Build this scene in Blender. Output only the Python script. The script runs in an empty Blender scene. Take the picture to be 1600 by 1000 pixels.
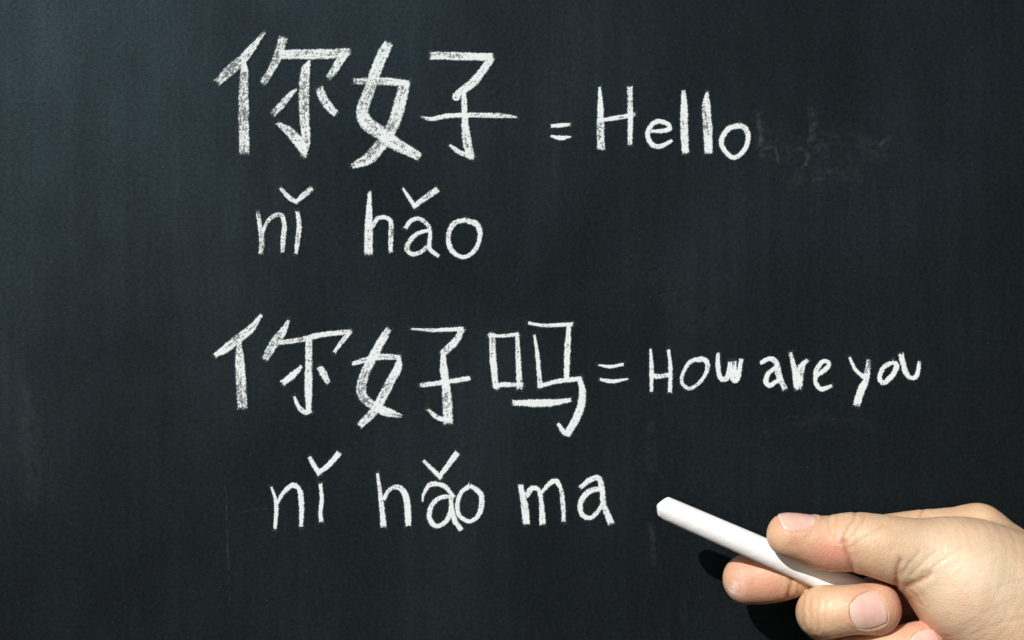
import bpy, bmesh, math
import numpy as np
from mathutils import Vector

# ------------------------------------------------------------------ camera, sky, sun, exposure
SC = bpy.context.scene
CAM_D = 500.0                      # mm, camera to board
PX = 0.225                         # mm on the board per photograph pixel (360 mm across 1600 px)
cam_d = bpy.data.cameras.new("camera"); cam = bpy.data.objects.new("camera", cam_d)
SC.collection.objects.link(cam); SC.camera = cam
cam_d.sensor_width = 36.0; cam_d.lens = 50.0; cam_d.clip_start = 0.01; cam_d.clip_end = 100.0
cam.location = (0, -CAM_D/1000, 0); cam.rotation_euler = (math.radians(90), 0, 0)

SUN = Vector((-18.3, -29.0, 22.0)).normalized()          # direction towards the sun
elev = math.asin(SUN.z); azim = math.atan2(SUN.x, SUN.y)
W = bpy.data.worlds.new("World"); SC.world = W; W.use_nodes = True
nt = W.node_tree; bg = nt.nodes["Background"]
sky = nt.nodes.new("ShaderNodeTexSky"); sky.sky_type = 'NISHITA'; sky.sun_disc = False
sky.sun_elevation = elev; sky.sun_rotation = azim % (2*math.pi)
nt.links.new(sky.outputs[0], bg.inputs[0]); bg.inputs[1].default_value = 0.05
sd = bpy.data.lights.new("sun", 'SUN'); sd.energy = 4.6; sd.angle = math.radians(0.5); sd.color = (1.0, 0.965, 0.91)
so = bpy.data.objects.new("sun", sd); SC.collection.objects.link(so)
so.rotation_euler = SUN.to_track_quat('Z', 'Y').to_euler(); so.location = SUN*2
SC.view_settings.view_transform = 'Standard'; SC.view_settings.look = 'None'
SC.view_settings.exposure = 0.0; SC.view_settings.gamma = 1.0
SC.render.engine = 'CYCLES'; SC.cycles.max_bounces = 8

# ------------------------------------------------------------------ helpers
rng = np.random.default_rng(7)
def link(o, parent=None):
    SC.collection.objects.link(o)
    if parent: o.parent = parent
    return o
def tag(o, label=None, cat=None, group=None, kind=None):
    for k, v in (('label', label), ('category', cat), ('group', group), ('kind', kind)):
        if v: o[k] = v
    return o
def mesh_np(name, verts, quads, mat, parent=None, smooth=True):
    me = bpy.data.meshes.new(name)
    n, m = len(verts), len(quads)
    me.vertices.add(n); me.vertices.foreach_set("co", np.asarray(verts, np.float32).ravel())
    me.loops.add(m*4); me.loops.foreach_set("vertex_index", np.asarray(quads, np.int32).ravel())
    me.polygons.add(m); me.polygons.foreach_set("loop_start", np.arange(0, m*4, 4, dtype=np.int32))
    me.update(calc_edges=True); me.validate()
    if smooth: me.polygons.foreach_set("use_smooth", np.ones(len(me.polygons), bool))
    me.materials.append(mat)
    return link(bpy.data.objects.new(name, me), parent)
def attr(me, name, vals):
    a = me.attributes.new(name, 'FLOAT', 'POINT'); a.data.foreach_set("value", np.asarray(vals, np.float32))
TAB = rng.random((8, 256, 256)).astype(np.float32)
def vnoise(x, y, s, seed=0):
    t = TAB[seed % 8]; x = x/s + 31.7*seed; y = y/s + 17.3*seed
    xi = np.floor(x).astype(int); yi = np.floor(y).astype(int); fx = x-xi; fy = y-yi
    fx = fx*fx*(3-2*fx); fy = fy*fy*(3-2*fy); a = xi & 255; b = (xi+1) & 255; c = yi & 255; d = (yi+1) & 255
    return (t[a, c]*(1-fx)+t[b, c]*fx)*(1-fy)+(t[a, d]*(1-fx)+t[b, d]*fx)*fy
def sstep(a, b, x):
    t = np.clip((x-a)/(b-a), 0, 1); return t*t*(3-2*t)

class NT:                                            # small node-tree writer
    def __init__(s, name):
        s.m = bpy.data.materials.new(name); s.m.use_nodes = True; s.t = s.m.node_tree
        s.b = s.t.nodes["Principled BSDF"]
    def n(s, kind, **kw):
        nd = s.t.nodes.new(kind)
        for k, v in kw.items(): setattr(nd, k, v)
        return nd
    def put(s, sock, v):
        if isinstance(v, bpy.types.NodeSocket): s.t.links.new(v, sock)
        else: sock.default_value = v
    def math(s, op, a, b=0.0, clamp=False):
        nd = s.n("ShaderNodeMath", operation=op, use_clamp=clamp); s.put(nd.inputs[0], a); s.put(nd.inputs[1], b); return nd.outputs[0]
    def mix(s, f, a, b):
        nd = s.n("ShaderNodeMix", data_type='RGBA'); s.put(nd.inputs[0], f); s.put(nd.inputs[6], a); s.put(nd.inputs[7], b); return nd.outputs[2]
    def noise(s, vec, scale, detail=2.0, rough=0.5):
        nd = s.n("ShaderNodeTexNoise"); s.put(nd.inputs["Vector"], vec); nd.inputs["Scale"].default_value = scale
        nd.inputs["Detail"].default_value = detail; nd.inputs["Roughness"].default_value = rough; return nd
    def mapv(s, vec, scale, rot=(0, 0, 0)):
        nd = s.n("ShaderNodeMapping"); s.put(nd.inputs[0], vec); nd.inputs["Scale"].default_value = scale
        nd.inputs["Rotation"].default_value = rot; return nd.outputs[0]
    def ramp(s, v, a, b, lo=0.0, hi=1.0):
        nd = s.n("ShaderNodeMapRange"); s.put(nd.inputs[0], v)
        for i, q in enumerate((a, b, lo, hi)): nd.inputs[1+i].default_value = q
        return nd.outputs[0]
    def att(s, name): return s.n("ShaderNodeAttribute", attribute_name=name).outputs["Fac"]
    def bump(s, h, strength, dist, prev=None):
        nd = s.n("ShaderNodeBump"); s.put(nd.inputs["Height"], h); nd.inputs["Strength"].default_value = strength
        nd.inputs["Distance"].default_value = dist
        if prev is not None: s.put(nd.inputs["Normal"], prev)
        return nd.outputs[0]

# ------------------------------------------------------------------ materials
def board_material():
    q = NT("blackboard_paint_and_chalk")
    P = q.n("ShaderNodeTexCoord").outputs["Object"]
    dens = q.att("coverage")
    fine = q.noise(P, 1500, 3, 0.7).outputs[0]
    grain = q.noise(P, 720, 4, 0.7)
    patch = q.noise(q.mapv(P, (22, 9, 13)), 1.0, 4, 0.55).outputs[0]
    vst = q.noise(q.mapv(P, (210, 1, 8), (0, -.03, 0)), 1.0, 4, 0.6).outputs[0]          # upright wiping streaks
    hst = q.noise(q.mapv(P, (7, 1, 170), (0, .05, 0)), 1.0, 3, 0.6).outputs[0]         # level wiping streaks
    wide = q.noise(q.mapv(P, (24, 1, 5)), 1.0, 4, 0.55).outputs[0]
    cloud = q.noise(q.mapv(P, (13, 9, 8)), 1.0, 5, 0.6).outputs[0]
    sp = q.noise(P, 900, 1, 0.5).outputs[0]
    dust = q.math('MULTIPLY', q.ramp(patch, .35, .75), q.math('ADD', q.ramp(vst, .42, .8, 0, .75), q.ramp(hst, .5, .85, 0, .30)))
    dust = q.math('ADD', q.math('MULTIPLY', dust, .008), q.math('MULTIPLY', q.ramp(wide, .45, .75), .0022))
    dust = q.math('ADD', dust, q.math('MULTIPLY', q.ramp(sp, .70, .80), .030))
    dust = q.math('ADD', dust, q.math('MULTIPLY', q.ramp(fine, .50, .78), .0045))
    base = q.mix(q.ramp(grain.outputs[0], .3, .7), (.0002, .0005, .0006, 1), (.0018, .0034, .0042, 1))
    tint = q.mix(.16, base, grain.outputs[1])
    base = q.mix(.055, base, q.mix(1.0, (0, 0, 0, 1), tint))
    col = q.mix(dust, base, (.62, .78, .80, 1))
    white = q.mix(q.ramp(fine, .3, .7), (.60, .66, .675, 1), (.76, .815, .825, 1))
    q.put(q.b.inputs["Base Color"], q.mix(dens, col, white))
    q.put(q.b.inputs["Roughness"], q.math('MAXIMUM', q.ramp(cloud, .3, .7, .405, .45), q.ramp(dens, 0, .5, .40, .95)))
    q.put(q.b.inputs["Specular IOR Level"], q.math('MULTIPLY', q.math('MULTIPLY', q.ramp(cloud, .28, .72, .19, .37), q.math('MULTIPLY', q.ramp(grain.outputs[0], .30, .70, .72, 1.28), q.math('MULTIPLY', q.ramp(vst, .3, .7, .94, 1.06), q.ramp(patch, .3, .7, .72, 1.28)))), q.ramp(dens, 0, .5, 1, .3)))
    q.put(q.b.inputs['Specular Tint'], q.mix(.20, (.46, .86, 1.14, 1), grain.outputs[1]))
    n1 = q.bump(fine, .45, .00009)
    q.put(q.b.inputs["Normal"], q.bump(grain.outputs[0], .10, .00015, n1))
    return q.m
def chalk_material():
    q = NT("white_chalk"); P = q.n("ShaderNodeTexCoord").outputs["Object"]
    a = q.noise(P, 220, 4, .6).outputs[0]; f = q.noise(P, 2600, 3, .6).outputs[0]
    q.put(q.b.inputs["Base Color"], q.mix(q.ramp(a, .35, .7), (.88, .885, .885, 1), (.92, .925, .925, 1)))
    q.b.inputs["Roughness"].default_value = .92; q.b.inputs["Specular IOR Level"].default_value = .15
    n1 = q.bump(f, .35, .00012)
    q.put(q.b.inputs["Normal"], q.bump(a, .35, .0006, n1))
    return q.m
def skin_material():
    q = NT("skin"); P = q.n("ShaderNodeTexCoord").outputs["Object"]
    red = q.att("redness"); cre = q.att("crease"); pale = q.att("paleness"); dus = q.att("chalk_dust")
    mott = q.noise(P, 130, 4, .6).outputs[0]; mot2 = q.noise(P, 480, 3, .6).outputs[0]
    c = q.mix(q.ramp(mott, .3, .72), (.60, .385, .235, 1), (.70, .475, .305, 1))
    c = q.mix(q.math('MULTIPLY', pale, q.ramp(mott, .2, .8, .65, 1)), c, (.745, .625, .455, 1))
    c = q.mix(q.ramp(mot2, .50, .80, 0, .32), c, (.66, .36, .25, 1))
    c = q.mix(q.math('MULTIPLY', red, .9, True), c, (.68, .315, .22, 1))
    c = q.mix(q.math('MULTIPLY', dus, q.ramp(mot2, .42, .62)), c, (.86, .86, .85, 1))
    c = q.mix(q.math('MULTIPLY', cre, .55, True), c, (.45, .19, .10, 1))
    q.put(q.b.inputs["Base Color"], c)
    b = q.b.inputs
    b["Subsurface Weight"].default_value = .42; b["Subsurface Radius"].default_value = (1.0, .30, .14)
    b["Subsurface Scale"].default_value = .0055
    q.put(b["Roughness"], q.ramp(mot2, .3, .7, .36, .54)); b["Specular IOR Level"].default_value = .5
    vo = q.n("ShaderNodeTexVoronoi"); vo.feature = 'DISTANCE_TO_EDGE'
    wob = q.noise(P, 700, 2, .5).outputs[1]
    vec = q.n("ShaderNodeVectorMath", operation='MULTIPLY_ADD'); q.put(vec.inputs[0], wob); vec.inputs[1].default_value = (.0010,)*3; q.put(vec.inputs[2], P)
    q.put(vo.inputs["Vector"], vec.outputs[0]); vo.inputs["Scale"].default_value = 950
    n1 = q.bump(q.ramp(vo.outputs[0], 0, .22), .42, .00012)
    q.put(b["Normal"], q.bump(q.noise(P, 380, 4, .6).outputs[0], .30, .0007, n1))
    return q.m
def nail_material():
    q = NT("fingernail"); P = q.n("ShaderNodeTexCoord").outputs["Object"]
    v = q.att("along"); f = q.noise(P, 300, 3, .6).outputs[0]
    c = q.mix(q.ramp(f, .3, .7), (.70, .43, .36, 1), (.76, .50, .42, 1))
    c = q.mix(q.ramp(v, -.35, -.85, 0, .28), c, (.80, .64, .58, 1))
    c = q.mix(q.ramp(v, .86, .98, 0, .40), c, (.82, .70, .62, 1))
    q.put(q.b.inputs["Base Color"], c)
    b = q.b.inputs
    b["Subsurface Weight"].default_value = .2; b["Subsurface Radius"].default_value = (1, .4, .3); b["Subsurface Scale"].default_value = .0015
    b["Roughness"].default_value = .26; b["Specular IOR Level"].default_value = .5
    q.put(b["Normal"], q.bump(f, .12, .0005))
    return q.m
M_BOARD, M_CHALK, M_SKIN, M_NAIL = board_material(), chalk_material(), skin_material(), nail_material()

# ------------------------------------------------------------------ the chalkboard
board = link(bpy.data.objects.new("chalkboard", None))
tag(board, "black chalkboard covered in white handwritten Chinese greetings with their English meanings", "chalkboard")
def build_panel():
    bm = bmesh.new(); bmesh.ops.create_cube(bm, size=1.0)
    for v in bm.verts: v.co = Vector((v.co.x*.84, v.co.y*.012+.006, v.co.z*.60))
    bmesh.ops.bevel(bm, geom=list(bm.edges), offset=.002, segments=2, affect='EDGES')
    me = bpy.data.meshes.new("panel"); bm.to_mesh(me); bm.free(); me.materials.append(M_BOARD)
    return link(bpy.data.objects.new("panel", me), board)
build_panel()

# strokes of the writing: each stroke is a list of (x, y, width), measured on the board in photograph pixels
GLYPHS = []
def G(name, label, *strokes, press=1.0): GLYPHS.append((name, label, strokes, press))
G("chinese_character", "thick grainy Chinese character at the left end of the top row",
  [(413,51,5),(396,73,11),(380,92,14),(360,110,16),(342,127,12)],
  [(381,97,8),(382,115,12),(381,150,15),(381,190,16),(382,237,15)],
  [(442,62,14),(436,82,14),(426,106,11),(412,128,11)],
  [(438,85,14),(480,85,15),(520,84,15),(545,81,11)],
  [(540,83,13),(530,97,12),(522,110,12),(514,121,9)],
  [(484,95,5),(477,112,14),(475,150,16),(476,190,15),(478,220,13),(474,243,10)],
  [(434,193,6),(452,206,14),(470,226,16),(477,241,9)],
  [(463,140,4),(452,150,9),(440,164,11),(428,177,10)],
  [(500,140,12),(506,155,14),(515,168,13),(524,177,11)], press=.80)
G("chinese_character", "thick grainy Chinese character standing second in the top row",
  [(606,70,15),(597,88,17),(586,115,17),(579,137,17),(570,160,18),(566,177,19),(574,193,21),(592,206,21),(617,224,19),(654,244,13)],
  [(555,127,10),(595,127,12),(638,130,10)],
  [(633,130,16),(627,152,19),(620,180,19),(610,203,19),(595,227,19),(577,247,18),(552,259,9)], press=.83)
G("chinese_character", "Chinese character with a long level stroke standing third in the top row",
  [(675,87,12),(720,88,12),(768,89,11)],
  [(768,91,11),(757,107,12),(740,128,13),(725,140,13),(712,149,9)],
  [(716,147,4),(710,149,4),(709,154,4),(714,156,4),(718,152,4)],
  [(725,142,8),(726,180,10),(729,215,13),(734,240,13),(738,247,8)],
  [(703,227,4),(718,238,8),(739,247,6)],
  [(659,183,3),(675,186,7),(702,181,8),(745,180,8),(782,181,8),(807,183,3)], press=.88)
G("equals_sign", "chalk equals sign on the top row", [(862,197,6),(876,196,7),(890,195,5)], [(861,213,4),(876,215.5,8),(892,214,3)], press=1.1)
G("letter", "capital H of the word Hello",
  [(937,137,4),(938,160,9),(938.5,187,11),(939,231,12)], [(984,138,9),(985,187,9),(984,225,8)], [(941,187.5,6),(966,184,8),(991,179,6)], press=.92)
G("letter", "small e of the word Hello",
  [(1018,205,6),(1033,205,7),(1046,201,8),(1042,193,7),(1027,190,8),(1015.5,199,8),(1012,212,8),(1018,225,9),(1031,229,8),(1050,220,5)], press=1.05)
G("letter", "first l of the word Hello", [(1068,143,6),(1069,165,11),(1069,199,12),(1071,238,11)], press=.85)
G("letter", "second l of the word Hello", [(1105,144,4),(1103.5,165,13),(1105.5,199,14),(1107,237,12)], press=.85)
G("letter", "low hanging o of the word Hello",
  [(1155,196.5,9),(1139,201,9),(1128,217,9),(1129,230,8),(1144,246,8),(1159.5,239,8),(1168.5,221,8),(1166,203,10),(1156,196,9)])
G("letter", "small n of the upper pinyin line",
  [(403,332,6),(407,357,8),(409.5,375,9),(408,395,8)], [(410,366,5),(417.5,347.5,6),(429,337,7),(440,337,8),(444.5,352.5,8),(442.5,372.5,8),(442,393,6)], press=.84)
G("letter", "small i of the upper pinyin line", [(465,332,7),(467.5,352.5,8),(465.5,372.5,8),(463,395,6)], press=.84)
G("tone_mark", "tone mark over the i of the upper pinyin line", [(439,295,5),(452,309,8),(464,316,7)], [(462,316,6),(474,306,9),(487,295,9)], press=.9)
G("letter", "tall h of the upper pinyin line",
  [(577.5,301,6),(577,330,10),(576,355,12),(576,395,14)], [(582.5,355,5),(590,342,8),(601,340,7),(611,347,8),(611,367.5,8),(610.5,393,7)], press=.86)
G("letter", "small a of the upper pinyin line",
  [(634,356,7),(642.5,345,7),(655,342,7),(667,350,7),(672,362,7),(671,380,7),(673,391,7),(685,400,6)],
  [(671,360,6),(652.5,365,7),(640,377.5,8),(636,390,8),(644,397,7),(657.5,394,7),(670,383,6)], press=.95)
G("tone_mark", "tone mark over the a of the upper pinyin line", [(630,295,4),(640,310,6),(649,324,7)], [(648,322,7),(662.5,311,9),(682,297,11)], press=.88)
G("letter", "round o of the upper pinyin line",
  [(727.5,344,8),(710,349,8),(701,367.5,8),(705,390,8),(724,402,7),(742.5,390,7),(750,367.5,8),(745,351,10),(729,344,9)], press=.95)
G("chinese_character", "Chinese character at the left end of the lower row, drawn with thinner strokes",
  [(408,493,6),(392,514,12),(373,529,14),(354,544,13),(337,555,8)],
  [(374,536,8),(375,565,14),(377,599,15),(379,635,15)],
  [(451,501,5),(441,520,12),(428,537,14),(415,560,11)],
  [(437,536,7),(469,531,9),(501,523.5,9),(548,518,7)],
  [(547,519,7),(535,533,8),(523,550,6)],
  [(482.5,530,11),(482.5,565,11),(482,607,12),(482.5,643,9)],
  [(460,620,4),(466.6,635,8),(476,644,9),(486,642,6)],
  [(471,573,6),(458,586,11),(443,598,10)],
  [(500,575,10),(506,585,11),(512,597,8)], press=.88)
G("chinese_character", "looped Chinese character standing second in the lower row",
  [(607,515,10),(594,537,13),(579,565,14),(568.6,588,14),(564,610,15),(571,624.5,14),(586,635,13),(605,644,14),(627,650,6)],
  [(552,568,7),(575,562,9),(596,557.6,10),(622,558.6,8)],
  [(624,556,5),(622,573.5,12),(611,595,13),(598,620,14),(583.5,643.6,13),(563,664,11)], press=.86)
G("chinese_character", "Chinese character standing third in the lower row, with a tapered top stroke",
  [(642,514,3),(675,516,6),(701,515,7),(723,514,8)],
  [(722,515,9),(712,533,11),(693,551.5,11)],
  [(692.6,552,8),(693.7,579,12),(697,603,13),(699,629.5,15),(700,659,15)],
  [(669,640,5),(684,652.6,8),(703,657,7)],
  [(657,602,7),(692.6,597.7,8),(734,591,8)], press=.9)
G("chinese_character", "wide Chinese character with a box on its left, last in the lower row",
  [(769,522,10),(770.6,563.6,11),(775,606,10)], [(764,524,6),(785,525,6),(810,522,6)],
  [(808,522,6),(810,563.6,9),(812,606,10)], [(772,602,7),(790,601,8),(816,601.6,7)],
  [(827,505,5),(851,508.6,6),(894,507,7)], [(889,507.5,8),(887,546,10),(885,591,9)],
  [(835,524,4),(840,557,7),(844,604,8)], [(844,603,7),(873,595.5,8),(907,592,8)],
  [(906,592,8),(910,612,11),(908,634,12),(899,656,12),(887,677,11)], [(872,662,5),(881,675,9),(890,679,8)],
  [(803,629.5,9),(840,630,12),(865,629,11),(891,625,7)])
G("equals_sign", "chalk equals sign on the lower row", [(936,570.5,3),(954,573,6),(973,569.5,5)], [(938,593,5),(957,596,7),(981,592,3)], press=1.1)
G("letter", "capital H of the word How", [(1016.5,546,4),(1018,577,7),(1018,611,6)], [(1044.5,547,5),(1047.6,577,7),(1046.6,612,7)], [(1018,588,9),(1032,588,8),(1046.6,585.7,8)], press=1.02)
G("letter", "wide o of the word How",
  [(1096,560,7),(1078.6,565.5,7),(1067,584,6),(1066,599,6),(1078.6,607,6),(1095.5,595,6),(1105.6,575,8),(1101,563,9),(1086,562,7)])
G("letter", "cramped w of the word How",
  [(1121.5,553,6),(1122,574,8),(1126,591,8),(1136,590,8),(1141,567,7)], [(1141,567,7),(1144.5,591,9),(1152,592,9),(1158,563,7)], [(1148,566,6),(1148,588,8)])
G("letter", "small a of the word are",
  [(1189,567,7),(1203.5,560.5,8),(1213.6,568,9),(1217,587,10),(1226,607,9)],
  [(1213.6,573,7),(1200,584,8),(1197,596,9),(1203.5,602,8),(1217,593,8)], press=.97)
G("letter", "blunt r of the word are", [(1235,552,6),(1240.6,574,9),(1246,606,11)], [(1248,603,11),(1250,582,12),(1254,570,10),(1261,563,6)], press=.92)
G("letter", "small e of the word are",
  [(1277.7,585.7,7),(1290,577,8),(1295.5,567.5,7),(1286,565,7),(1276,578,8),(1274.4,597,8),(1283,608,8),(1299,603,5)])
G("letter", "long tailed y of the word you", [(1327.5,559,5),(1337,578,6),(1350,589,8)], [(1357,563,7),(1353.7,591,10),(1345,611,12),(1338.5,632,11)], press=.93)
G("letter", "small o of the word you",
  [(1396,565.4,8),(1381,574,8),(1374,590,8),(1380.7,598,8),(1393,588,9),(1401,572,9),(1394,564.5,8)], press=.95)
G("letter", "small u of the word you", [(1408,555,9),(1414,579,9),(1422,590,7),(1432,587,8),(1436.5,566,6)])
G("letter", "small n of the lower pinyin line",
  [(424.5,762,4),(430,778,6),(432,795,7),(430,825,6)], [(434,785,6),(443,770,7),(456,758.5,9),(467,763,8),(471,784,9),(471,822,7)], press=1.05)
G("letter", "small i of the lower pinyin line", [(501,757,6),(503,780,7),(501,799,7),(502,814,7)], press=1.05)
G("tone_mark", "tone mark over the i of the lower pinyin line", [(484,715,6),(491,727,8),(499,741,7)], [(497,739,7),(512.5,728,9),(529,709,10)], press=1.15)
G("letter", "tall h of the lower pinyin line",
  [(590,740.5,5),(594,769,7),(597,795,9),(599,821,10)], [(600,780,6),(608,766,7),(621,761,8),(632,770,10),(636.6,791,11),(638,820,10)])
G("letter", "hooked a of the lower pinyin line",
  [(660.5,783,3),(662,772,5),(673,757,8),(694,759.6,8),(709,776,6)],
  [(705,776,7),(687.5,778,7),(674,791,8),(671,809,9),(681,822,8),(696.5,815,8),(704,800,8),(705,779,7)],
  [(706,793,7),(710,811.5,9),(720,827,8)])
G("tone_mark", "tone mark over the a of the lower pinyin line", [(662.5,720.5,5),(675,733,7),(688.5,746,7)], [(687,744,7),(701,726,9),(714,709,10)], press=1.05)
G("letter", "round o of the lower pinyin line",
  [(733.6,759,8),(720,771,7),(714.5,791,8),(719,807,7),(735,814.5,7),(749,802.5,8),(753,778,9),(746,766,9),(735,759.5,8)])
G("letter", "small m of the lower pinyin line",
  [(813.5,759,9),(819,787,11),(822.5,817,11)], [(822.5,775.5,8),(831.5,763,9),(842,766,7),(846,787,8),(848,817,10)],
  [(847,769,6),(858.5,756,8),(869,752,9),(876.5,765,7),(880,791,8),(880.6,813.5,7)])
G("letter", "small a ending the lower pinyin line",
  [(908,761,8),(921.5,750,9),(935,747,9),(940.6,764,9),(943,787,9),(954,816,11)],
  [(939.5,763,8),(919,769,9),(907,787,9),(910,804,8),(922.6,809,8),(935,798,7),(942,784.5,6)], press=.95)

def resample(st, step=1.2):
    p = np.array(st, float)
    q = np.vstack([2*p[0]-p[1], p, 2*p[-1]-p[-2]]); out = []
    for i in range(1, len(q)-2):
        L = np.hypot(*(q[i+1]-q[i])[:2]); n = max(2, int(L/step))
        for t in np.arange(n)/n:
            a, b, c, d = q[i-1], q[i], q[i+1], q[i+2]
            out.append(.5*(2*b+(c-a)*t+(2*a-5*b+4*c-d)*t*t+(3*b-3*c+d-a)*t**3))
    out.append(p[-1]); o = np.array(out); o[:, 2] = np.maximum(o[:, 2], 2.0)
    return o

CELL = 0.14
def raster(strokes, press, seed, soft=False):
    """chalk density (0..1) of a glyph on a fine lattice, in board millimetres"""
    allp = [resample(s) for s in strokes]
    mm = []
    for p in allp:
        q = p.copy(); q[:, 0] = (p[:, 0]-800)*PX; q[:, 1] = (500-p[:, 1])*PX; q[:, 2] = (p[:, 2]-.5+.9*(p[:, 2] > 11))*PX*.5; mm.append(q)
    cat = np.vstack(mm); pad = 1.2 + (4 if soft else 0)
    x0, z0 = cat[:, 0].min()-cat[:, 2].max()-pad, cat[:, 1].min()-cat[:, 2].max()-pad
    x1, z1 = cat[:, 0].max()+cat[:, 2].max()+pad, cat[:, 1].max()+cat[:, 2].max()+pad
    c = CELL*(3 if soft else 1)
    xs = np.arange(x0, x1, c); zs = np.arange(z0, z1, c)
    D = np.zeros((len(xs), len(zs)))
    for k, q in enumerate(mm):
        r = q[:, 2].max()+pad
        i0, i1 = np.searchsorted(xs, [q[:, 0].min()-r, q[:, 0].max()+r]); j0, j1 = np.searchsorted(zs, [q[:, 1].min()-r, q[:, 1].max()+r])
        X, Z = np.meshgrid(xs[i0:i1], zs[j0:j1], indexing='ij')
        best = np.full(X.shape, 1e9); S = np.zeros(X.shape); T = np.zeros(X.shape); H = np.ones(X.shape)
        s0 = 0.0; total = np.hypot(*np.diff(q[:, :2], axis=0).T).sum()
        for i in range(len(q)-1):
            a, b = q[i], q[i+1]; d = b[:2]-a[:2]; L = np.hypot(*d)
            if L < 1e-6: continue
            u = d/L; al = (X-a[0])*u[0]+(Z-a[1])*u[1]; pe = (X-a[0])*-u[1]+(Z-a[1])*u[0]
            t = np.clip(al, 0, L); dd = np.hypot(al-t, pe); hw = a[2]+(b[2]-a[2])*t/L
            e = dd/hw; m = e < best
            lo = al if i == 0 else t; lo = np.where((i == len(q)-2) & (al > L), al, lo)
            best[m] = e[m]; S[m] = (s0+lo)[m]; T[m] = pe[m]; H[m] = hw[m]; s0 += L
        ex = np.maximum(-S, S-total)
        e = np.where(ex > 0, np.maximum(np.abs(T)/H, .72+ex/H*.55), best)
        sd_ = seed*13+k*5
        if soft:
            n = vnoise(X, Z, 1.3, sd_)*.6+vnoise(X, Z, .5, sd_+1)*.4
            ta = sstep(-.5, 5.0, np.minimum(S, total-S)+1.5)
            n2 = vnoise(T, S, 1.1, sd_+2)*.5+vnoise(T*3, S*.35, 2.0, sd_+3)*.5
            d_ = np.exp(-(1.5*e)**2)*ta*sstep(.3, .75, .5*n+.5*n2)*press
        else:
            rag = vnoise(X, Z, .55, sd_)-.5+.8*(vnoise(X, Z, .24, sd_+1)-.5)+.5*(vnoise(S, T, 3.0, sd_+3)-.5)
            ins = sstep(1.07, .80, e+.26*rag*np.clip(1.2/H, .85, 1.3))
            g = .34*vnoise(X, Z, .52, sd_+2)+.38*vnoise(X, Z, .30, sd_+4)+.28*vnoise(S, T*7, 2.2, sd_+5)
            slow = vnoise(S, T*.5, 6.0, sd_+6)-.5
            cov = press*.785-.055*np.clip(H-.9, 0, 1.2)+.34*slow+.16*(vnoise(S, S*0, 9.0, sd_+7)-.5)*T/H+.10*(e-.5)*(e < 1)
            endf = np.clip(np.minimum(S, total-S)/1.2, -1, 1)
            cov = cov-.13*np.clip(.6-endf, 0, 1)
            d_ = ins*(.22+.78*sstep(-.11, .12, cov-g))
            d_ = np.maximum(d_, .075*np.exp(-np.clip((e-.9)*H, 0, 9)/.42)*sstep(.25, .8, vnoise(X, Z, .7, sd_+3)*.5+vnoise(X, Z, .28, sd_)*.5)*(e < 1+1.1/H))
        D[i0:i1, j0:j1] = np.maximum(D[i0:i1, j0:j1], d_)+.18*np.minimum(D[i0:i1, j0:j1], d_)
    return xs, zs, np.clip(D, 0, 1)
def glyph_mesh(name, label, strokes, press, seed, soft=False):
    xs, zs, D = raster(strokes, press, seed, soft); nz = len(zs)
    lim = .0006 if soft else .012
    keep = np.maximum.reduce([D[:-1, :-1], D[1:, :-1], D[:-1, 1:], D[1:, 1:]]) > lim
    I, J = np.nonzero(keep); base = I*nz+J
    quads = np.stack([base, base+nz, base+nz+1, base+1], 1)
    used, inv = np.unique(quads, return_inverse=True); quads = inv.reshape(-1, 4)
    d = D.ravel()[used]; x = xs[used//nz]; z = zs[used % nz]
    y = -((.006+.0035*seed if soft else .11+.003*(seed % 7))+(.0 if soft else .11)*d)
    o = mesh_np(name, np.stack([x, y, z], 1)/1000, quads, M_BOARD, board)
    attr(o.data, "coverage", d); o['label'] = label
    return o
for i, (nm, lb, st, pr) in enumerate(GLYPHS): glyph_mesh(nm, lb, st, pr, i+1)

# faint half-wiped marks left on the board
GHOST = [
 [(1185,215,60),(1240,235,80),(1320,225,70),(1390,240,40)], [(1230,290,40),(1300,270,60),(1350,280,40)], [(600,880,60),(760,900,90),(900,880,60)],
 [(1185,170,16),(1188,200,14),(1190,250,14)], [(1188,236,8),(1205,230,10),(1214,240,10),(1216,258,8)],
 [(1268,160,14),(1270,205,16),(1262,230,12)], [(1238,236,9),(1250,232,10),(1262,240,9),(1256,262,10),(1240,272,12)],
 [(1246,276,10),(1268,282,9),(1290,277,8)], [(1366,234,5),(1378,224,8),(1392,212,9)],
 [(1236,268,26),(1250,275,30),(1240,292,26)], [(1318,222,40),(1322,240,44),(1330,256,36)],
 [(352,758,3),(354,790,3),(356,860,3),(359,940,3)], [(372,800,3),(420,795,3),(500,797,2)], [(490,746,8),(500,752,8),(512,748,7)],
 [(1016,815,14),(1020,850,12),(1022,885,12)], [(1078,925,12),(1068,948,14),(1070,980,10)],
 [(40,600,40),(46,660,50),(52,740,40),(50,800,30)], [(330,683,4),(400,682,4),(520,688,4)], [(760,150,10),(790,128,12),(812,112,10)],
 [(1020,650,20),(1015,690,26),(1022,740,22)], [(1190,672,30),(1300,655,34),(1370,668,26)], [(1470,320,30),(1490,350,40),(1505,400,30)],
 [(700,590,12),(780,560,16),(860,580,14)], [(1010,420,40),(1080,500,60),(1140,470,50)]]
GP = [.026,.024,0,.085,.08,.08,.09,.10,.11,.03,.02,.09,.045,.030,.04,.022,.020,0,.018,.024,.012,0,.007,.010,.005]
for i, (st, pr) in enumerate(zip(GHOST, GP)):
    if pr == 0: continue
    o = glyph_mesh("chalk_smear", "faint half-wiped chalk smear", [st], pr*.55, i+2, soft=True)

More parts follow.
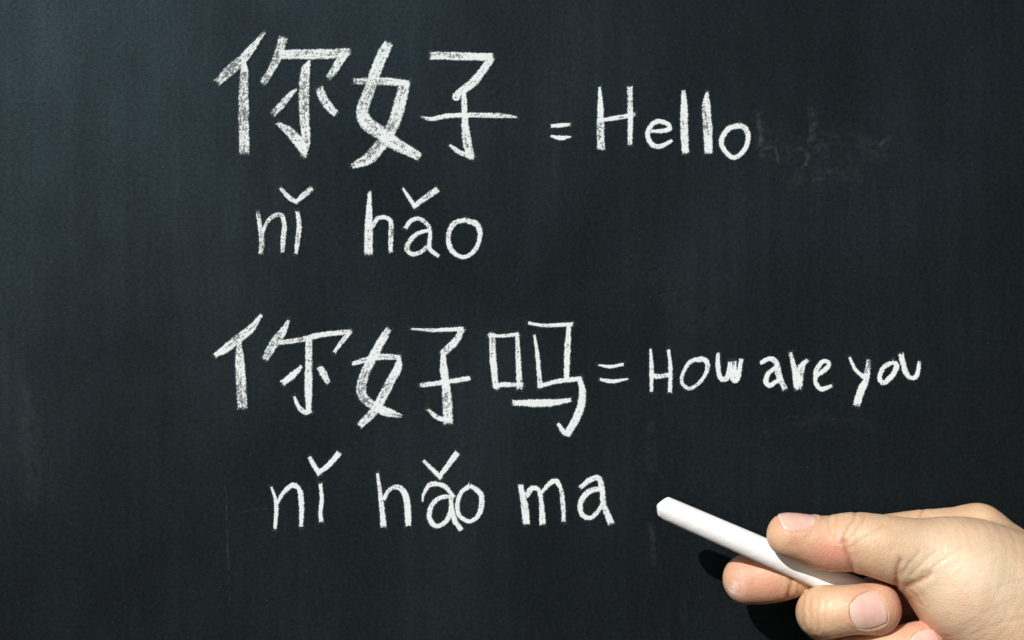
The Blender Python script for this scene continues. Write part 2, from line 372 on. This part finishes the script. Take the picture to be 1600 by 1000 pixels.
# ------------------------------------------------------------------ the stick of chalk
def P3(px, py, h):
    """point h mm in front of the board that the photograph shows at (px, py); millimetres (right, up, towards viewer)"""
    k = PX*(1-h/CAM_D); return np.array([(px-800)*k, (500-py)*k, h])
def to_world(v): v = np.asarray(v); return np.stack([v[..., 0], -v[..., 2], v[..., 1]], -1)/1000
CH_A, CH_B = P3(1040, 794, 31.0), P3(1350, 929, 31.5)
CH_L = np.linalg.norm(CH_B-CH_A); CH_U = (CH_B-CH_A)/CH_L
CH_R0, CH_R1 = 18.2*PX*.94, 22.2*PX*.935
CH_N = np.cross(np.array([0, 0, 1.0]), CH_U); CH_N /= np.linalg.norm(CH_N)        # across the stick, upwards
CH_W = np.cross(CH_U, CH_N)

# ------------------------------------------------------------------ the hand: one continuous surface from a distance field
def chain(pts, sub=4):
    """joints (px, py, h, radius px) -> smooth run of spheres in mm"""
    q = np.array([list(P3(a, b, c))+[r*PX*(1-c/CAM_D)] for a, b, c, r in pts])
    if len(q) == 2: sub = 1
    e = np.vstack([2*q[0]-q[1], q, 2*q[-1]-q[-2]]); out = []
    for i in range(1, len(e)-2):
        for t in np.arange(sub)/sub:
            a, b, c, d = e[i-1], e[i], e[i+1], e[i+2]
            out.append(.5*(2*b+(c-a)*t+(2*a-5*b+4*c-d)*t*t+(3*b-3*c+d-a)*t**3))
    out.append(q[-1]); return np.array(out)
BIG = 60.0
def sd_chain(P, ch):
    lo = (ch[:, :3]-ch[:, 3:]).min(0)-14; hi = (ch[:, :3]+ch[:, 3:]).max(0)+14
    m = np.all((P > lo) & (P < hi), 1); out = np.full(len(P), BIG, np.float32)
    Q = P[m]; best = np.full(len(Q), BIG, np.float32)
    for a, b in zip(ch, ch[1:]):
        d = b[:3]-a[:3]; L2 = float(d@d)+1e-9
        t = np.clip(((Q-a[:3].astype(np.float32))@d.astype(np.float32))/L2, 0, 1)
        w = Q-a[:3].astype(np.float32)-t[:, None]*d.astype(np.float32)
        best = np.minimum(best, np.sqrt((w*w).sum(1))-(a[3]+(b[3]-a[3])*t))
    out[m] = best; return out
def smin(a, b, k):
    h = np.clip(k-np.abs(a-b), 0, None)/k; return np.minimum(a, b)-h*h*k*.25

INDEX = [(1528,834,22,44),(1430,837,23,39),(1338,853,23,40),(1290,874,23.5,36),(1240,894,22.5,37),(1203,902,21.5,40.5),(1169,905,20.5,39)]
MIDDLE = [(1532,892,16,48),(1410,925,14.5,40),(1306,962,14,40),(1286,959,27,40),(1291,956,38,41.5),(1328,953,42,39),(1367,951,41,41)]
RING = [(1540,955,16,46),(1440,990,13.5,38),(1340,1030,14,38),(1322,1032,27,38),(1338,1030,36,39),(1398,1018,40,38),(1438,1009,40,38)]
LITTLE = [(1556,1015,18,40),(1470,1050,15,33),(1395,1090,15,33),(1388,1090,27,33),(1402,1086,34,33),(1440,1076,37,32),(1470,1068,37,31)]
THUMB = [(1233,836,41,35),(1262,842,41,38.5),(1295,849,41,43),(1332,847,42,46),(1380,855,43,50.5),(1430,866,42,56),(1520,888,38,75),(1640,940,32,85)]
THENAR = [(1512,920,40,88),(1600,975,34,110),(1720,1040,30,105)]
c_index, c_mid, c_ring, c_lit = [chain(x) for x in (INDEX, MIDDLE, RING, LITTLE)]
c_thumb, c_then = chain(THUMB, 8), chain(THENAR, 8)
PALM = [chain(x) for x in ([(1528,834,22,44),(1720,985,25,70)], [(1532,892,16,48),(1725,990,22,75)], [(1540,955,16,46),(1725,1015,22,75)],
        [(1556,1015,18,40),(1730,1050,24,72)], [(1720,1010,27,98),(1900,1130,32,122),(2130,1285,36,136),(2400,1470,38,142)])]
def split(ch, j): n = 4*j; return ch[:n+1], ch[n:]
fi = [split(c, 2) for c in (c_index, c_mid, c_ring, c_lit)]
def sdf(P, chalk=True):
    P = np.asarray(P, np.float32)
    body = np.full(len(P), BIG, np.float32)
    for c in PALM: body = smin(body, sd_chain(P, c), 9.0)
    for prox, _ in fi: body = smin(body, sd_chain(P, prox), 3.2)
    th = smin(sd_chain(P, c_thumb), sd_chain(P, c_then), 9.0)
    d = smin(body, th, 2.6)
    for _, dist in fi: d = smin(d, sd_chain(P, dist), .7)
    if chalk:
        w = P-CH_A.astype(np.float32); s = w@CH_U.astype(np.float32)
        pe = np.sqrt(np.maximum((w*w).sum(1)-s*s, 0))-(CH_R0+(CH_R1-CH_R0)*np.clip(s/CH_L, -.1, 1.05))
        cyl = np.maximum(pe, np.maximum(s-CH_L, -s-3.5))
        d = -smin(-d, cyl-.06, .6)
    return d
def grad(P, e=.15):
    g = np.stack([sdf(P+np.eye(3, dtype=np.float32)[i]*e)-sdf(P-np.eye(3, dtype=np.float32)[i]*e) for i in range(3)], 1)
    return g/(np.linalg.norm(g, axis=1, keepdims=True)+1e-9)

def surface_nets(sdf, lo, hi, vox):
    B = 6                                                   # cells per coarse block
    nb = np.ceil((hi-lo)/(vox*B)).astype(int); n = nb*B+1
    cc = [lo[i]+(np.arange(nb[i])+.5)*vox*B for i in range(3)]
    C = np.stack(np.meshgrid(*cc, indexing='ij'), -1).reshape(-1, 3)
    cs = sdf(C); near = np.abs(cs) < vox*B*1.25+1.2
    F = np.repeat(np.repeat(np.repeat(np.sign(cs).reshape(nb)*9.0, B, 0), B, 1), B, 2)
    F = np.pad(F, ((0, 1),)*3, mode='edge').astype(np.float32)
    bi = np.stack(np.unravel_index(np.nonzero(near)[0], nb), 1)*B
    off = np.stack(np.meshgrid(*[np.arange(B+1)]*3, indexing='ij'), -1).reshape(-1, 3)
    for c0 in range(0, len(bi), 900):
        idx = (bi[c0:c0+900, None]+off[None]).reshape(-1, 3)
        F[idx[:, 0], idx[:, 1], idx[:, 2]] = sdf(lo+idx*vox)
    F[0] = F[-1] = 9; F[:, 0] = F[:, -1] = 9; F[:, :, 0] = F[:, :, -1] = 9
    S = F < 0
    cor = [(i, j, k) for i in (0, 1) for j in (0, 1) for k in (0, 1)]
    m = n-1
    sl = lambda A, c: A[c[0]:c[0]+m[0], c[1]:c[1]+m[1], c[2]:c[2]+m[2]]
    cnt = sum(sl(S, c).astype(np.int8) for c in cor); act = (cnt > 0) & (cnt < 8)
    cells = np.stack(np.nonzero(act), 1); idm = np.full(m, -1, np.int64); idm[act] = np.arange(len(cells))
    fv = {c: F[cells[:, 0]+c[0], cells[:, 1]+c[1], cells[:, 2]+c[2]] for c in cor}
    acc = np.zeros((len(cells), 3)); num = np.zeros(len(cells))
    for a in cor:
        for ax in range(3):
            if a[ax]: continue
            b = list(a); b[ax] = 1; b = tuple(b); fa, fb = fv[a], fv[b]; x = (fa < 0) != (fb < 0)
            t = np.where(x, fa/np.where(x, fa-fb, 1), 0); p = np.tile(np.array(a, float), (len(cells), 1)); p[:, ax] = t
            acc[x] += p[x]; num[x] += 1
    V = lo+(cells+acc/num[:, None])*vox
    Q = []
    for ax in range(3):
        u, v = (ax+1) % 3, (ax+2) % 3
        s1 = [slice(1, -1)]*3; s1[ax] = slice(0, -1); s2 = list(s1); s2[ax] = slice(1, None)
        A, Bq = S[tuple(s1)], S[tuple(s2)]; x = A != Bq
        e = np.stack(np.nonzero(x), 1); w = A[x]
        for q in range(3):
            if q != ax: e[:, q] += 1
        def cell(du, dv):
            c = e.copy(); c[:, u] -= du; c[:, v] -= dv; return idm[c[:, 0], c[:, 1], c[:, 2]]
        q4 = np.stack([cell(1, 1), cell(0, 1), cell(0, 0), cell(1, 0)], 1)
        q4[~w] = q4[~w][:, ::-1]; Q.append(q4)
    Q = np.vstack(Q); Q = Q[(Q >= 0).all(1)]
    return V, Q[:, ::-1]                                     # (right, up, viewer) is mirrored against world axes


def sd_stick(P):
    w = P-CH_A; s = w@CH_U; n = w@CH_N
    rad = CH_R0+(CH_R1-CH_R0)*np.clip(s/CH_L, -.1, 1.05)
    d = np.sqrt(np.maximum((w*w).sum(1)-s*s, 0))-rad
    d = -smin(-d, -(s-CH_L), 1.2)
    k = PX*.94
    for (p1, s1), (p2, s2) in (((18, -3.5), (-2.4, -13)), ((-2.4, -13), (-15.8, -6.2)), ((-15.8, -6.2), (-18.6, 4.5))):
        t = np.array([p2-p1, s2-s1], float); t /= np.hypot(*t); no = np.array([t[1], -t[0]])     # outward: towards the tip
        if no[1] > 0: no = -no
        d = -smin(-d, -((n-p1*k)*no[0]+(s-s1*k)*no[1]), .55)
    return d+.10*(vnoise(s*1.3, w@CH_W+n*.5, 2.2, 5)-.5)*np.clip(1-s/7, .25, 1)
def build_chalk():
    e = np.vstack([CH_A-CH_U*4, CH_B]); lo = e.min(0)-6; hi = e.max(0)+6
    V, Q = surface_nets(sd_stick, lo, hi, .26)
    for _ in range(2):
        g = np.stack([sd_stick(V+np.eye(3)[i]*.08)-sd_stick(V-np.eye(3)[i]*.08) for i in range(3)], 1)
        V = V-g/(np.linalg.norm(g, axis=1, keepdims=True)+1e-9)*sd_stick(V)[:, None]*.8
    o = mesh_np("chalk_stick", to_world(V), Q, M_CHALK)
    return tag(o, "white stick of chalk with a worn slanted tip, pinched between thumb and fingers", "chalk")
build_chalk()

def unproject(V):
    k = PX*(1-V[:, 2]/CAM_D); return V[:, 0]/k+800, 500-V[:, 1]/k
def poly_dist(x, y, pl):
    best = np.full(len(x), 1e9)
    for a, b in zip(pl, pl[1:]):
        dx, dy = b[0]-a[0], b[1]-a[1]; t = np.clip(((x-a[0])*dx+(y-a[1])*dy)/(dx*dx+dy*dy+1e-9), 0, 1)
        best = np.minimum(best, np.hypot(x-a[0]-t*dx, y-a[1]-t*dy))
    return best
CREASES = [  # (polyline, half width px, depth mm, depth range in h)
 ([(1308.5,806),(1306.6,824),(1305.6,838),(1308.5,849)], 1.7, .22, 34, 70), ([(1337,798),(1334,813),(1325,825),(1320,834),(1318,848)], 1.9, .42, 34, 70),
 ([(1352,806),(1347,818),(1339.5,825),(1335,834)], 1.6, .25, 34, 70), ([(1380,822),(1362,832),(1347,843),(1329,856)], 1.7, .26, 38, 70),
 ([(1393,818),(1376,829),(1358,844),(1336,856)], 1.4, .14, 38, 70), ([(1321,846),(1323,860),(1326,872),(1332,892)], 2.6, .75, 34, 70),
 ([(1316,840),(1308,858),(1303,868)], 1.4, .10, 38, 70), ([(1296,806),(1295,820),(1298,834)], 1.4, .12, 34, 70),
 ([(1407,876),(1403,886),(1402,898),(1401,914)], 3.0, .70, 34, 70), ([(1436,861),(1427,872),(1416,885),(1405,898)], 2.2, .26, 38, 70),
 ([(1421,879),(1416,890),(1408,902)], 1.5, .22, 38, 70), ([(1452,897),(1446,902),(1436,908),(1418,917)], 3.2, .75, 36, 80),
 ([(1481,871),(1468,880),(1455,890),(1440,897)], 1.5, .20, 38, 80), ([(1462,862),(1449,873),(1436,886),(1424,899)], 1.5, .22, 38, 80),
 ([(1423,924),(1431,932),(1438,944)], 2.0, .20, 34, 80), ([(1421,935),(1426,942),(1430,950)], 1.5, .12, 34, 80), ([(1430,916),(1440,926),(1446,938)], 1.4, .14, 34, 80),
 ([(1257,930),(1254,950),(1256,978)], 1.7, .20, 26, 70), ([(1266,930),(1264,952),(1268,985)], 1.6, .18, 26, 70), ([(1278,932),(1276,955),(1279,985)], 1.6, .18, 26, 70),
 ([(1290,934),(1288,955),(1291,982)], 1.4, .12, 26, 70), ([(1302,940),(1301,958),(1303,978)], 1.3, .08, 26, 70),
 ([(1233,888),(1236,902),(1236,914),(1232,932)], 2.3, .60, 12, 36), ([(1246,884),(1249,900),(1246,925)], 1.6, .22, 12, 36),
 ([(1443,795),(1440,803),(1436,809)], 1.8, .30, 14, 36),
 ([(1600,964),(1560,974),(1520,990)], 2.4, .12, 38, 90), ([(1590,935),(1545,952),(1505,976)], 1.8, .04, 38, 90), ([(1600,905),(1560,915),(1530,932)], 1.6, .05, 38, 90),
 ([(1540,860),(1515,878),(1490,902)], 1.5, .05, 38, 90), ([(1575,862),(1540,886),(1510,915)], 1.5, .05, 38, 90), ([(1510,852),(1485,866),(1460,884)], 1.4, .10, 38, 90)]
PALES = [(1545,910,58,85,.95),(1480,945,55,55,.6),(1440,870,52,55,.5),(1350,830,50,26,.35),(1290,945,48,30,.3)]
DUSTS = [(1143,924,25,8,.9),(1152,915,27,14,.35),(1222,868,46,12,.35),(1262,925,48,12,.3)]
REDS = [(1288,876,48,34,.75),(1308,866,50,22,.45),(1165,908,28,52,.62),(1395,948,44,40,.60),(1345,938,48,26,.40),(1245,835,46,26,.30),(1460,985,44,24,.6),(1455,990,44,26,.4),
        (1360,905,34,40,.5),(1505,955,56,46,.22),(1400,940,24,60,.8),(1215,930,26,30,.35),(1310,982,40,36,.25)]  # deep spot between thumb and middle fingertip: bounced red glow painted into the skin

class Nail:
    def __init__(s, c, h, axis, n, L, Wd, r):
        s.a = np.array(axis, float); s.a /= np.linalg.norm(s.a)
        n = np.array(n, float); n -= s.a*(n@s.a); s.n = n/np.linalg.norm(n); s.t = np.cross(s.a, s.n)
        s.c = P3(c[0], c[1], h); s.L, s.W, s.r = L, Wd, r
    def uv(s, V):
        w = V-s.c; return w@s.t/s.W, w@s.a/s.L, w@s.n
    @staticmethod
    def shape(u, v):
        up = u*np.where(v < 0, 1-.30*v*v, 1-.14*v**4); vp = v*np.where(v < 0, 1-.20*u*u, 1-.17*u*u); return up, vp
    @staticmethod
    def level(u, v):                                        # 1 on the outline, below 1 inside
        a, b = u.copy(), v.copy()
        for _ in range(6):
            b2 = v/np.where(b < 0, 1-.20*np.clip(a, -1.4, 1.4)**2, 1-.17*np.clip(a, -1.4, 1.4)**2)
            a = u/np.where(b < 0, 1-.30*np.clip(b, -1.3, 1.3)**2, 1-.14*np.clip(b, -1.2, 1.2)**4); b = b2
        return np.maximum(np.abs(a), np.abs(b)), b
NAILS = [Nail((1243,836), 41, (-1, .04, .02), (0, .965, .25), 6.2, 6.0, 7.6),
         Nail((1346,952), 41.5, (.92, .30, -.06), (.06, .10, 1), 5.9, 5.7, 8.3),
         Nail((1436,1009), 40, (.93, .28, -.05), (.05, .12, 1), 5.4, 5.4, 7.8)]

def build_hand():
    V, Q = surface_nets(sdf, np.array([66., -204., 2.]), np.array([306., -56., 68.]), .45)
    g = grad(V)
    for _ in range(2): V = V-g*sdf(V)[:, None]*.9
    N = grad(V)
    x, y = unproject(V)
    pale = np.zeros(len(V)); dust = np.zeros(len(V)); disp = np.zeros(len(V)); crease = np.zeros(len(V)); red = np.zeros(len(V))
    # low swells and fine unevenness of flesh
    disp += .28*(vnoise(V[:, 0]+V[:, 2], V[:, 1]-.4*V[:, 2], 9.0, 1)-.5)+.07*(vnoise(V[:, 0]*.8+.6*V[:, 1]+.7*V[:, 2], V[:, 1]*.8-.6*V[:, 0], 3.4, 2)-.5)
    for pl, w, dep, h0, h1 in CREASES:
        w = w*1.25; dep = dep*(.70 if h0 >= 34 and h1 >= 70 else .9); jx = 2.2*(vnoise(x, y, 9, 3)-.5); jy = 2.2*(vnoise(x, y, 9, 4)-.5)
        d = poly_dist(x+jx, y+jy, pl); f = (V[:, 2] > h0) & (V[:, 2] < h1) & (N[:, 2] > -.25)
        g = np.exp(-(d/w)**2)*f
        disp -= dep*.8*g; disp += .26*dep*np.exp(-((d-2.9*w)/(1.7*w))**2)*f
        crease = np.maximum(crease, g*min(1, dep*1.6+.12))
    for px, py, h, r, a in REDS:
        c = P3(px, py, h); rr = r*PX*.92; red += 1.35*a*np.exp(-(((V-c)/rr)**2).sum(1))
    for px, py, h, r, a in PALES: pale += a*np.exp(-(((V-P3(px, py, h))/(r*PX*.9))**2).sum(1))
    for px, py, h, r, a in DUSTS: dust += a*np.exp(-(((V-P3(px, py, h))/(r*PX*.9))**2).sum(1))
    for nl in NAILS:
        u, v, w = nl.uv(V); near = (np.abs(u) < 1.7) & (np.abs(v) < 1.9) & (w > -.5) & (N@nl.n > .05)
        lv, vv = nl.level(u[near], v[near])
        dd = -.38*sstep(1.05, .97, lv)
        fold = np.exp(-((lv-1.14)/.10)**2)*np.where(v[near] > .75, .25, 1.0)
        disp[near] = disp[near]*sstep(.9, 1.4, lv)+dd+.20*fold
        red[near] = np.maximum(red[near], .45*np.exp(-((lv-1.1)/.25)**2))
        crease[near] = np.maximum(crease[near], .24*np.exp(-((lv-1.02)/.06)**2))
    V = V+N*disp[:, None]
    o = mesh_np("hand", to_world(V), Q, M_SKIN)
    attr(o.data, "redness", np.clip(red, 0, 1)); attr(o.data, "crease", np.clip(crease, 0, 1))
    attr(o.data, "paleness", np.clip(pale, 0, 1)); attr(o.data, "chalk_dust", np.clip(dust, 0, 1))
    tag(o, "bare right hand reaching in from the lower right, pinching a chalk stick", "hand")
    for nl in NAILS: build_nail(nl, o)
    return o
def build_nail(nl, hand):
    K = 41; g = np.linspace(-1, 1, K); U, Vv = np.meshgrid(g, g, indexing='ij')
    u, v = Nail.shape(U, Vv)
    P = nl.c+nl.t*(u*nl.W)[..., None]+nl.a*(v*nl.L)[..., None]+nl.n*(nl.r+5)
    P = P.reshape(-1, 3)
    for _ in range(40): P = P-nl.n*(np.clip(sdf(P, False), -2, 6)*.75)[:, None]
    w = ((P-nl.c)@nl.n).reshape(K, K)
    # smooth the plate: even arch across, gentle arch along
    fu = np.stack([np.ones(K*K), u.ravel(), v.ravel(), u.ravel()**2, v.ravel()**2, (u*v).ravel(), u.ravel()**4, (u*u*v).ravel()], 1)
    co, *_ = np.linalg.lstsq(fu, w.ravel(), rcond=None); w = .6*(fu@co).reshape(K, K)+.4*w
    lift = -.10+.32*np.clip((Vv+.6)/1.6, 0, 1)
    edge = np.maximum(np.abs(U), np.abs(Vv)); w = w+lift-.55*sstep(.93, 1.0, edge)*np.where(Vv > .9, 1.0, .8)
    P = nl.c+nl.t*(u*nl.W)[..., None]+nl.a*(v*nl.L)[..., None]+nl.n*w[..., None]
    i, j = np.meshgrid(np.arange(K-1), np.arange(K-1), indexing='ij'); b = (i*K+j).ravel()
    q = np.stack([b, b+K, b+K+1, b+1], 1)
    o = mesh_np("fingernail", to_world(P.reshape(-1, 3)), q, M_NAIL, hand)
    attr(o.data, "along", Vv.ravel())
build_hand()
